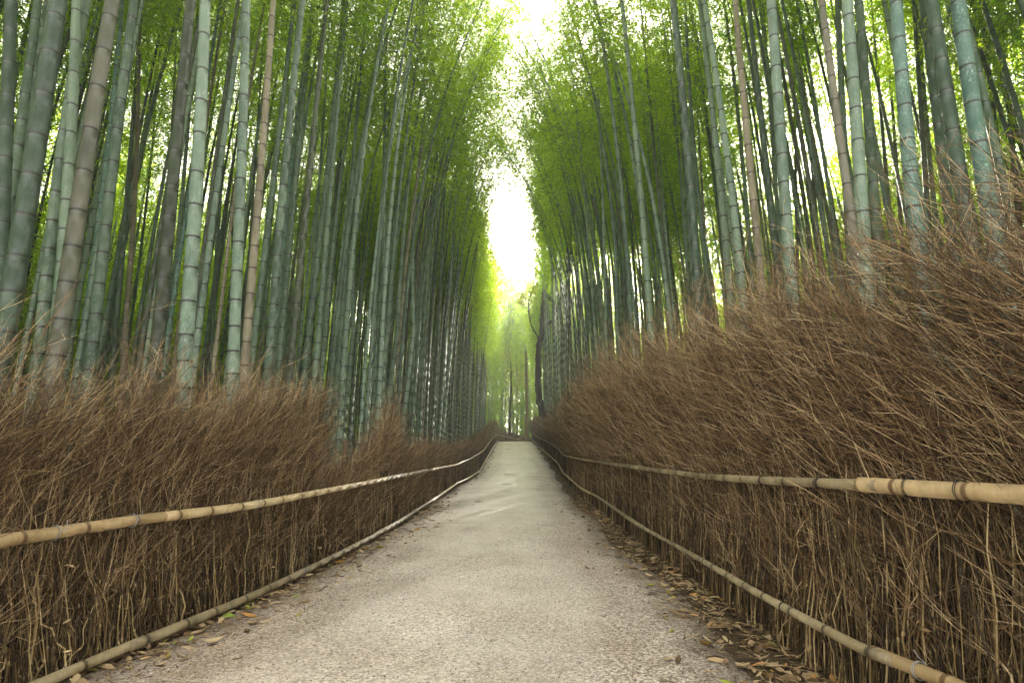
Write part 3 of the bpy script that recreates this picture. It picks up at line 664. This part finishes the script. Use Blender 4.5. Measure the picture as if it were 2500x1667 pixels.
# a label for each traced culm: its look, then its order among its look-alikes counted from the outer edge of its grove
lab={}
for side in (-1,1):
    S=[t for t in traced if (t[1][1]<0)==(side<0)]
    S.sort(key=lambda t:t[2]*(-side)*-1 if side<0 else -t[2])
    if side<0: S.sort(key=lambda t:t[2])
    cnt={}
    for t in S:
        key=(size_word(t[3]),t[1][8]);cnt[key]=cnt.get(key,0)+1;t.append(cnt[key])
    for t in S:
        key=(size_word(t[3]),t[1][8]);e='left' if side<0 else 'right'
        if cnt[key]==1: lab[t[0]]='the one %s %s bamboo culm near the front of the %s grove'%(key[0],NAMES[key[1]],e)
        else: lab[t[0]]='%s %s bamboo culm, %s of its look counted in from the %s edge'%(key[0],NAMES[key[1]],ordw[t[4]-1],e)
placed=[]
for i,c,px,w in [(t[0],t[1],t[2],t[3]) for t in traced]:
    Hc=random.uniform(13.5,16);ax=traced_axis(c,Hc)
    bamboo(ax,Hc,c[7],c[8],200+i,lab[i],'bamboos at the front of the '+('left' if c[1]<0 else 'right')+' grove',random.uniform(8.8,10.4),CROWN,k=14 if c[0]<9 else 9)
    placed.append((ax(0)[0],c[0]))
# the rest of the grove: a jittered field of stems either side and beyond the crest
cand=[];pl=list(placed)
def ok(x,y,d):
    return all((x-a)**2+(y-b)**2>d*d for a,b in pl)
tries=0
r2=random.Random(77)
def keepout(x,y):
    if y<61:
        return -2.75<x<(2.75 if y<30 else 2.95)
    return -2.6<x<30 and y<62+(x+1.6)*2.6+.8 and x<5
zones=[]
def field(n,xa,xb,ya,yb,d):
    k=0;t=0
    while k<n and t<n*30:
        t+=1;x=r2.uniform(xa,xb);y=r2.uniform(ya,yb)
        if keepout(x,y) or not ok(x,y,d): continue
        if y<12:                              # the front rows near the camera are the traced ones
            w=1350*.11/max(y,.3)
            u=abs(x)/max(y,.01)
            if u<1.05 and math.hypot(x,y)<9.0 : continue
        pl.append((x,y));cand.append((x,y));k+=1
field(150,-4.6,-2.75,9,61,.42)
field(120,2.7,4.8,12,62,.5)
field(60,-13,-5,6,16,.62)
field(75,5,13,5,17,.58)
field(130,12.5,22,1,30,.6)
field(90,-22,-12.5,1,30,.7)
field(250,-9,-4.6,7,62,.6)
field(230,4.8,9,8,62,.62)
field(330,-24,-9,-2,64,.85)
field(330,9,24,-2,64,.85)
field(60,-9,-2.7,61,72,.6)
field(40,6,14,60,72,.7)
field(60,-26,-8,62,100,1.2)
field(60,12,28,62,100,1.2)
field(330,-44,-20,2,84,.8)
field(330,20,44,2,84,.8)
field(105,-9,13,77,104,.8)
field(60,-40,44,72,112,1.2)
field(120,-40,40,86,112,1.5)
def vis(x,y):
    if y<1.5: return 0
    if abs(x)/y>.98: return 0
    return .11*1350/y
cand.sort(key=lambda p:-vis(*p)-(2.6 if abs(p[0])<4.7 and 1<p[1]<62 else 0)+.35*max(0,abs(p[0])-6))
NIND=300-len(placed)
near=cand[:NIND];rest=[p for p in cand[NIND:] if not (38<p[1]<62 and 5<abs(p[0])<20 and r2.random()<.45) and not (26<p[1]<50 and 0<p[0]<8 and r2.random()<.35)]
def colour_pick(rr):
    return rr.choices(['g','p','d','k','b','t','s','f'],[42,26,16,7,2,5,1,2])[0]
GR={}
for j,(x,y) in enumerate(near):
    col=colour_pick(r2);sd=-1 if x<0 else 1
    lined=abs(x)<5 and 18<y<61
    cr0=r2.uniform(11.2,13.6) if lined else (r2.uniform(9.8,12.2) if (abs(x)<10 and y<36) else r2.uniform(8,10.5))
    if lined and x>0 and 24<y<48: cr0=max(cr0,y*.375+r2.uniform(.2,1.2))
    Hc=cr0+r2.uniform(5.8,7.6) if lined else r2.uniform(14,17.5)
    if lined and y>48: Hc+=1.5
    arch=((r2.uniform(1.6,2.9 if y<14 else 3.7)+min(1.0,max(0,y-16)/14)*(1.2 if x>0 else .6)+(.9 if y>36 else 0)+(1.0 if y>45 else 0)) if abs(x)<4.3 else r2.uniform(.2,1.3)) if y<60 else r2.uniform(-.8,.8);ay=r2.uniform(-.5,.5);r0=r2.uniform(.036,.058)
    lx=r2.uniform(-.1,.25)
    def ax(s,x=x,y=y,sd=sd,arch=arch,ay=ay,Hc=Hc,lx=lx):
        q=s/Hc;return x-sd*(arch*q**(3.2 if y<36 else 2.5)+lx*q),y+ay*q**1.6
    # labels: what side, how far in, which colour
    if y>=62: where='beyond the crest of the path';
    else:
        dep='lining' if abs(x)<5 else 'deep behind'
        band='near' if y<20 else ('middle' if y<38 else 'far')
        where='%s the %s stretch of the %s fence'%(dep,band,'left' if sd<0 else 'right')
    L_='slender %s bamboo culm %s'%(NAMES[col],where)
    bamboo(ax,Hc,r0,col,1000+j,L_,L_.replace('culm','culms'),cr0,THIN if y>18 else CROWN,k=8)
# everything deeper in: one grove of instanced plants
protos=[]
for v in range(6):
    g=Geo();r_=random.Random(900+v);Hc=[17,16,15.5,18,13,11][v];arch=r_.uniform(.3,1.3)
    fn=lambda s,Hc=Hc,arch=arch:np.array([arch*(s/Hc)**2.5,.2*math.sin(s*.3),s])
    Vv,Ff,nd,sg=node_tube((fn,Hc),lambda s:.05*(1.06-.8*(s/Hc)**1.5),lambda s:min(.38,.17+.055*s),k=6,seed=v,cap=False,phase=.07)
    me=bpy.data.meshes.new('x');g.V=[Vv];g.n=len(Vv);g.F[4]=[Ff[0]];g.M[4]=[np.zeros(len(Ff[0]),int)];g.A={'nd':[nd],'seg':[sg],'rnd':[np.full(len(Vv),.5)]}
    src=(CROWN+LOWCROWN)[[0,1,2,3,5,6][v]]
    n=len(src.vertices);co=np.empty(n*3,np.float32);src.vertices.foreach_get('co',co);co=co.reshape(-1,3).copy()
    c0=[9.6,8.8,8.4,10.2,2.2,.8][v];sc=(Hc-c0)/[8,8,8,7,6,6][v]
    co[:,2]*=sc;co[:,2]+=c0;co[:,0]+=arch*np.clip(co[:,2]/Hc,0,1.1)**2.5
    rn=np.empty(n,np.float32);src.attributes['rnd'].data.foreach_get('value',rn)
    mi=np.empty(len(src.polygons),np.int32);src.polygons.foreach_get('material_index',mi)
    lp=np.empty(len(src.loops),np.int32);src.loops.foreach_get('vertex_index',lp);lp=lp.reshape(-1,4)
    g.V.append(co);g.F[4].append(lp+g.n);g.M[4].append(mi+1);g.n+=n
    g.A['nd'].append(np.ones(n));g.A['seg'].append(np.full(n,.5));g.A['rnd'].append(rn)
    cm=M[['g','p','d','g','k','p'][v]]
    me=g.mesh('grove_plant',[cm,M['leaf'],M['twig']],smooth=True)
    po=bpy.data.objects.new('grove_plant_source',me);protos.append(po)
def grove_object(pts):
    V=np.array([(x,y,float(gz(y))-.05) for x,y in pts])
    me=bpy.data.meshes.new('bamboo_grove');me.vertices.add(len(V));me.vertices.foreach_set('co',V.astype(np.float32).ravel())
    n=len(V);rr=np.random.default_rng(8)
    which=rr.choice(6,n,p=[.2,.2,.2,.16,.13,.11]).astype(np.int32)
    inner=(np.abs(V[:,0])<9)&(V[:,1]<62);which[inner&(which>3)]=0
    outer=(np.abs(V[:,0])>12.5)|((V[:,1]>70)&(rr.uniform(size=n)<.45));which=np.where(outer&(rr.uniform(size=n)<.8),4+rr.integers(0,2,n),which).astype(np.int32)
    tallz=(V[:,1]>24)&(V[:,1]<50)&(V[:,0]>0)&(V[:,0]<8.5);which[tallz]=3
    a=me.attributes.new('which','INT','POINT');a.data.foreach_set('value',which)
    rot=np.zeros((n,3),np.float32);rot[:,2]=np.where(V[:,0]>0,PI,0)+rr.normal(size=n)*.6;rot[:,0]=rr.normal(size=n)*.012;rot[:,1]=rr.normal(size=n)*.012
    a=me.attributes.new('rot','FLOAT_VECTOR','POINT');a.data.foreach_set('vector',rot.ravel())
    sc=(rr.uniform(.86,1.12,n)*np.where((V[:,1]>76)&(np.abs(V[:,0])<14),1.75,1)*np.where(tallz,1.12+np.clip(V[:,1]-24,0,25)*.022,1)).astype(np.float32);a=me.attributes.new('scl','FLOAT','POINT');a.data.foreach_set('value',sc)
    ob=link('bamboo_grove',me,None,'dense mass of green bamboo receding behind the front culms','bamboo grove',None,'stuff')
    ng=bpy.data.node_groups.new('grove','GeometryNodeTree')
    ng.interface.new_socket('Geometry',in_out='INPUT',socket_type='NodeSocketGeometry');ng.interface.new_socket('Geometry',in_out='OUTPUT',socket_type='NodeSocketGeometry')
    i=ng.nodes.new('NodeGroupInput');o=ng.nodes.new('NodeGroupOutput');j=ng.nodes.new('GeometryNodeJoinGeometry')
    def named(nm,ty):
        x=ng.nodes.new('GeometryNodeInputNamedAttribute');x.data_type=ty;x.inputs['Name'].default_value=nm;return x.outputs['Attribute']
    for k,po in enumerate(protos):
        inf=ng.nodes.new('GeometryNodeObjectInfo');inf.inputs['Object'].default_value=po;inf.inputs['As Instance'].default_value=False
        ip=ng.nodes.new('GeometryNodeInstanceOnPoints');cmp=ng.nodes.new('FunctionNodeCompare');cmp.data_type='INT';cmp.operation='EQUAL'
        ng.links.new(named('which','INT'),cmp.inputs[2]);cmp.inputs[3].default_value=k
        ng.links.new(cmp.outputs[0],ip.inputs['Selection']);ng.links.new(i.outputs[0],ip.inputs['Points']);ng.links.new(inf.outputs['Geometry'],ip.inputs['Instance'])
        e=ng.nodes.new('FunctionNodeEulerToRotation');ng.links.new(named('rot','FLOAT_VECTOR'),e.inputs[0]);ng.links.new(e.outputs[0],ip.inputs['Rotation'])
        ng.links.new(named('scl','FLOAT'),ip.inputs['Scale']);ng.links.new(ip.outputs[0],j.inputs[0])
    ng.links.new(j.outputs[0],o.inputs[0])
    md=ob.modifiers.new('grove','NODES');md.node_group=ng
    return ob
grove_object(rest)

# ------------------------------------------------------------------ trees
def tree(name,chains,base,matk,label,leaves,trunk_name='trunk'):
    root=empty(name,base,label,'tree')
    g=Geo();rr=np.random.default_rng(len(chains)+3)
    for ch in chains:
        P=np.array([c[:3] for c in ch]);R=[c[3] for c in ch];fn,L=polyline_fn(P)
        cs=np.concatenate([[0],np.cumsum(np.linalg.norm(np.diff(P,axis=0),axis=1))]);cs*=L/cs[-1]
        s=np.linspace(0,L,max(6,int(L/.18)))
        Q=np.array([fn(q) for q in s]);rad=np.interp(s,cs,R)*(1+.10*np.sin(s*5+len(ch))+.06*rr.normal(size=len(s)))
        Q+=rr.normal(size=Q.shape)*.02
        V,F=tubes(Q[None],rad[None],12);g.add(V-np.array(base),F)
    # twigs off the limbs
    for ch in chains[3:]:
        P=np.array([c[:3] for c in ch]);fn,L=polyline_fn(P)
        for q in range(int(L*1.6)):
            s=rr.uniform(.2,1)*L;a=fn(s);d=rr.normal(size=3);d[2]=abs(d[2])+.3;d/=np.linalg.norm(d);l=rr.uniform(.5,1.4)
            T=np.array([a,a+d*l*.4,a+d*l*.75+rr.normal(size=3)*.08,a+d*l+rr.normal(size=3)*.15])
            V,F=tubes(T[None],np.array([[.025,.018,.012,.005]]),4);g.add(V-np.array(base),F)
    link(trunk_name,g.mesh('trunk',[M[matk]]),root)
    g=Geo()
    for (x,y,z,rad,n,lf) in leaves:
        cl=rr.normal(size=(max(3,n//45),3))*rad*.55
        c=cl[rr.integers(0,len(cl),n)]+rr.normal(size=(n,3))*rad*.22+np.array([x,y,z])-np.array(base)
        leaf_quads(g,c,rr,rr.uniform(.7,1.3,n)*lf,.45,rr.uniform(0,1,n))
    link('crown',g.mesh('crown',[M['leaf_y']],smooth=False),root)
    return root
b0=(TREE[0][0][0],47,float(gz(47))-.1)
tr0=[(b0[0]+.05,47.,b0[2],.36)]+TREE[0]
tree('crooked_tree',[tr0]+TREE[1:],b0,'bark','crooked dark tree with bare forking limbs leaning beside the right fence',
 [(1.45,47,16.1,.9,420,.18),(1.1,47,14.9,.7,260,.17),(1.9,47,17.5,.9,260,.17),(3.0,47,21,1.4,520,.16),(3.7,47,22.8,1.4,420,.16),(1.8,47,19.5,.9,120,.15)])
t2=[TREE2[0]]+TREE2[1:];b=(t2[0][0],62,float(gz(62))-.1)
tree('straight_tree',[[(b[0],62.,b[2],.2)]+t2],b,'bark_pale','straight pale brown trunk rising at the far end of the right fence',[(1.7,62,16.3,.9,260,.2),(2.1,62,17.8,1.2,300,.2)])
b=(TREE3[0][0],68,float(gz(68))-.1)
tree('thin_tree',[[(b[0],68.,b[2],.14)]+TREE3],b,'bark','thin dark tree with yellow-green leaves beyond the crest of the path',[(.1,68,11.2,1.5,520,.2),(1.1,68,10.9,1.0,300,.2),(-.3,68,13.5,1.3,400,.2),(.2,68,9.0,1.0,150,.2)])

# ------------------------------------------------------------------ leaf litter, pebbles and single fallen leaves
def curled(g,c,r,ln,wr,rn,flat=.35):
    n=len(c);a=r.uniform(0,2*PI,n);d=np.stack([np.cos(a),np.sin(a),r.normal(size=n)*flat*.5],-1);d/=np.linalg.norm(d,axis=1,keepdims=True)
    u=np.cross(d,np.array([0,0,1.])+r.normal(size=(n,3))*flat);u/=np.linalg.norm(u,axis=1,keepdims=True);nn=np.cross(u,d);nn*=np.sign(nn[:,2:3]+1e-6)
    ln=ln[:,None];cu=r.uniform(-.10,.22,n)[:,None]
    st=[(0,.04),(.25,.8),(.55,1.),(.8,.6),(1,.03)]
    V=[]
    for s,w in st:
        m=c+d*ln*(s-.5)+nn*ln*cu*(2*s-1)**2
        V+= [m+u*ln*wr*w*.5+nn*ln*wr*.2*w,m,m-u*ln*wr*w*.5+nn*ln*wr*.2*w]
    V=np.stack(V,1);F=[]
    for i in range(4):
        for j in range(2):
            q=i*3+j;F.append([q,q+1,q+4,q+3])
    F=np.array(F)[None]+(np.arange(n)*15)[:,None,None]
    g.add(V.reshape(-1,3),F.reshape(-1,4),rnd=np.repeat(rn,15))
g=Geo();r=np.random.default_rng(31)
def edge_scatter(n,side,ya,yb,wid,power=1.5):
    y=ya+(yb-ya)*r.uniform(0,1,n)**power
    off=np.abs(r.normal(size=n))*wid
    x=np.array([fence_x(side,v) for v in y])
    x=x-side*(off-.12)
    return x,y
for side,n,w,ya,yb in ((-1,3400,.34,1.2,14),(1,4200,.36,1.2,14),(-1,1500,.22,10,60),(1,1700,.26,10,60)):
    x,y=edge_scatter(n,side,ya,yb,w)
    z=gz(y)+.012+np.abs(r.normal(size=n))*.008
    big=(.02+.11*r.uniform(0,1,n)**2)*(1+np.clip(y-10,0,30)/40)
    curled(g,np.stack([x,y,z],-1),r,big,np.where(r.uniform(size=n)<.45,r.uniform(.09,.18,n),r.uniform(.2,.45,n))[:,None],np.clip(r.beta(1.8,1.7,n),0,1))
n=620;y=1.4+26*r.uniform(0,1,n)**1.7;x=-.2+r.choice([-1,1],n)*(1.75-1.6*r.uniform(0,1,n)**1.6)
curled(g,np.stack([x,y,gz(y)+.036],-1),r,r.uniform(.012,.04,n),r.uniform(.15,.4,n)[:,None],np.clip(r.beta(2.2,1.6,n),0,1),.15)
link('leaf_litter',g.mesh('leaf_litter',[M['litter']]),None,'dry brown leaves and bamboo sheaths strewn along both path edges','leaf litter',None,'stuff')
# twig debris and small stones lying at the fence foot
g=Geo()
n=1600;s_=np.where(r.uniform(size=n)<.5,-1,1);y=1.2+16*r.uniform(0,1,n)**1.5
x=np.array([fence_x(a,v) for a,v in zip(s_,y)])-s_*(np.abs(r.normal(size=n))*.22-.1)
a=r.uniform(0,2*PI,n);l=r.uniform(.03,.16,n);c=np.stack([x,y,gz(y)+.018],-1);d=np.stack([np.cos(a)*l,np.sin(a)*l,r.normal(size=n)*.01],-1)
V,F=tubes(np.stack([c-d/2,c+r.normal(size=(n,3))*.004,c+d/2],1),np.full((n,3),.0016)*r.uniform(.7,1.6,n)[:,None],4)
g.add(V,F,rnd=np.repeat(r.uniform(0,1,n),12),tw=.5)
link('twig_litter',g.mesh('twig_litter',[M['brush']]),None,'broken twigs lying at the foot of the fences','twigs',None,'stuff')
# gravel lying loose on the path
n=15000;y=1.3+8.5*r.uniform(0,1,n)**1.8;x=np.array([r.uniform(fence_x(-1,v)+.1,fence_x(1,v)-.25) for v in y])
sz=r.uniform(.0028,.0068,n)
O=np.array([[1,0,0],[0,1,0],[-1,0,0],[0,-1,0],[0,0,.7],[0,0,-.7]])
Vg=O[None]*sz[:,None,None]*(1+.35*r.normal(size=(n,6,1)).clip(-1,1))
ca,sa=np.cos(r.uniform(0,6.28,n)),np.sin(r.uniform(0,6.28,n))
X=Vg[...,0]*ca[:,None]-Vg[...,1]*sa[:,None];Y_=Vg[...,0]*sa[:,None]+Vg[...,1]*ca[:,None]
tt=np.clip((x-np.array([fence_x(-1,v) for v in y]))/3.6,0,1)
Vg=np.stack([X+x[:,None],Y_+y[:,None],Vg[...,2]+(gz(y)+.006+.025*np.sin(tt*PI)**.7+sz*.2)[:,None]],-1)
Fo=np.array([[0,1,4],[1,2,4],[2,3,4],[3,0,4],[1,0,5],[2,1,5],[3,2,5],[0,3,5]])
g=Geo();g.add(Vg.reshape(-1,3),(Fo[None]+(np.arange(n)*6)[:,None,None]).reshape(-1,3),rnd=np.repeat(r.uniform(0,1,n),6))
M['stone']=simple('gravel_stone',[(.15,(.08,.055,.035)),(.45,(.22,.17,.12)),(.75,(.42,.36,.29)),(1,(.66,.6,.52))],40,.5,.4,use_rnd=True,bump=.1)
link('gravel',g.mesh('gravel',[M['stone']],smooth=False),None,'loose pale grit scattered over the path surface','gravel',None,'stuff')
# the few single leaves one can pick out on the path
def fallen(x,y,ln,wr,rn,label,yaw):
    g=Geo();q=np.random.default_rng(int(abs(x*100)+y*10))
    curled(g,np.zeros((1,3)),q,np.array([ln]),np.array([[wr]]),np.array([rn]),.2)
    o=link('fallen_leaf',g.mesh('fallen_leaf',[M['litter']]),None,label,'leaf','single leaves fallen on the path')
    o.location=(x,y,gz(y)+.04);o.rotation_euler=(0,0,yaw);return o
for a in FALLEN: fallen(*a)

# ------------------------------------------------------------------ haze: even air round the whole grove
g=Geo();x0,x1,y0_,y1_,z0,z1=-155,155,-65,195,-1.3,50
g.add([(x,y,z) for z in (z0,z1) for y in (y0_,y1_) for x in (x0,x1)],[(0,2,3,1),(4,5,7,6),(0,1,5,4),(2,6,7,3),(0,4,6,2),(1,3,7,5)])
hm=bpy.data.materials.new('haze_air');hm.use_nodes=True;nt=hm.node_tree
for n_ in list(nt.nodes): nt.nodes.remove(n_)
ho=nt.nodes.new('ShaderNodeOutputMaterial');hv=nt.nodes.new('ShaderNodeVolumePrincipled')
hv.inputs['Color'].default_value=(.97,.98,.90,1);hv.inputs['Density'].default_value=HAZE;hv.inputs['Anisotropy'].default_value=.3
nt.links.new(hv.outputs[0],ho.inputs['Volume'])
link('haze',g.mesh('haze',[hm],smooth=False),None,'thin pale haze filling the grove along the path','haze',None,'stuff')
# ------------------------------------------------------------------ sky, sun, camera
SUN_EL=math.radians(24);SUN_AZ=math.radians(17)     # azimuth clockwise from +Y
w=bpy.data.worlds.new('World');bpy.context.scene.world=w;w.use_nodes=True
nt=w.node_tree;bg=nt.nodes['Background'];sky=nt.nodes.new('ShaderNodeTexSky');sky.sky_type='NISHITA';sky.sun_disc=False
sky.sun_elevation=SUN_EL;sky.sun_rotation=SUN_AZ;sky.dust_density=2.5;sky.air_density=1.0;sky.ozone_density=1.0
G_=N(nt);bw=nt.nodes.new('ShaderNodeRGBToBW');nt.links.new(sky.outputs[0],bw.inputs[0])
cloud=G_.mix(1,bw.outputs[0],(1.08,1.0,.89),'MULTIPLY')          # a bright veil of cloud over most of the blue
nt.links.new(G_.mix(.86,sky.outputs[0],cloud),bg.inputs[0]);bg.inputs[1].default_value=SKY
sd=bpy.data.lights.new('sun','SUN');sd.energy=SUN;sd.angle=math.radians(2);sd.color=(1,.93,.82)
so=bpy.data.objects.new('sun',sd);C.objects.link(so)
d=Vector((math.sin(SUN_AZ)*math.cos(SUN_EL),math.cos(SUN_AZ)*math.cos(SUN_EL),math.sin(SUN_EL)))
so.rotation_euler=d.to_track_quat('Z','Y').to_euler();so.location=d*60
cam=bpy.data.cameras.new('camera');co=bpy.data.objects.new('camera',cam);C.objects.link(co)
cam.sensor_width=36;cam.lens=1350/2500*36;cam.clip_end=2000;cam.clip_start=.05
co.location=(0,0,1.14);co.rotation_euler=(PI/2+math.atan(291/1350),0,0)
sc=bpy.context.scene;sc.camera=co
sc.view_settings.view_transform='Standard';sc.view_settings.look='None';sc.view_settings.exposure=EXPO;sc.view_settings.gamma=1
sc.cycles.max_bounces=8;sc.cycles.diffuse_bounces=4;sc.cycles.transmission_bounces=6;sc.cycles.transparent_max_bounces=4
sc.cycles.use_denoising=True
sc.cycles.caustics_reflective=False;sc.cycles.caustics_refractive=False
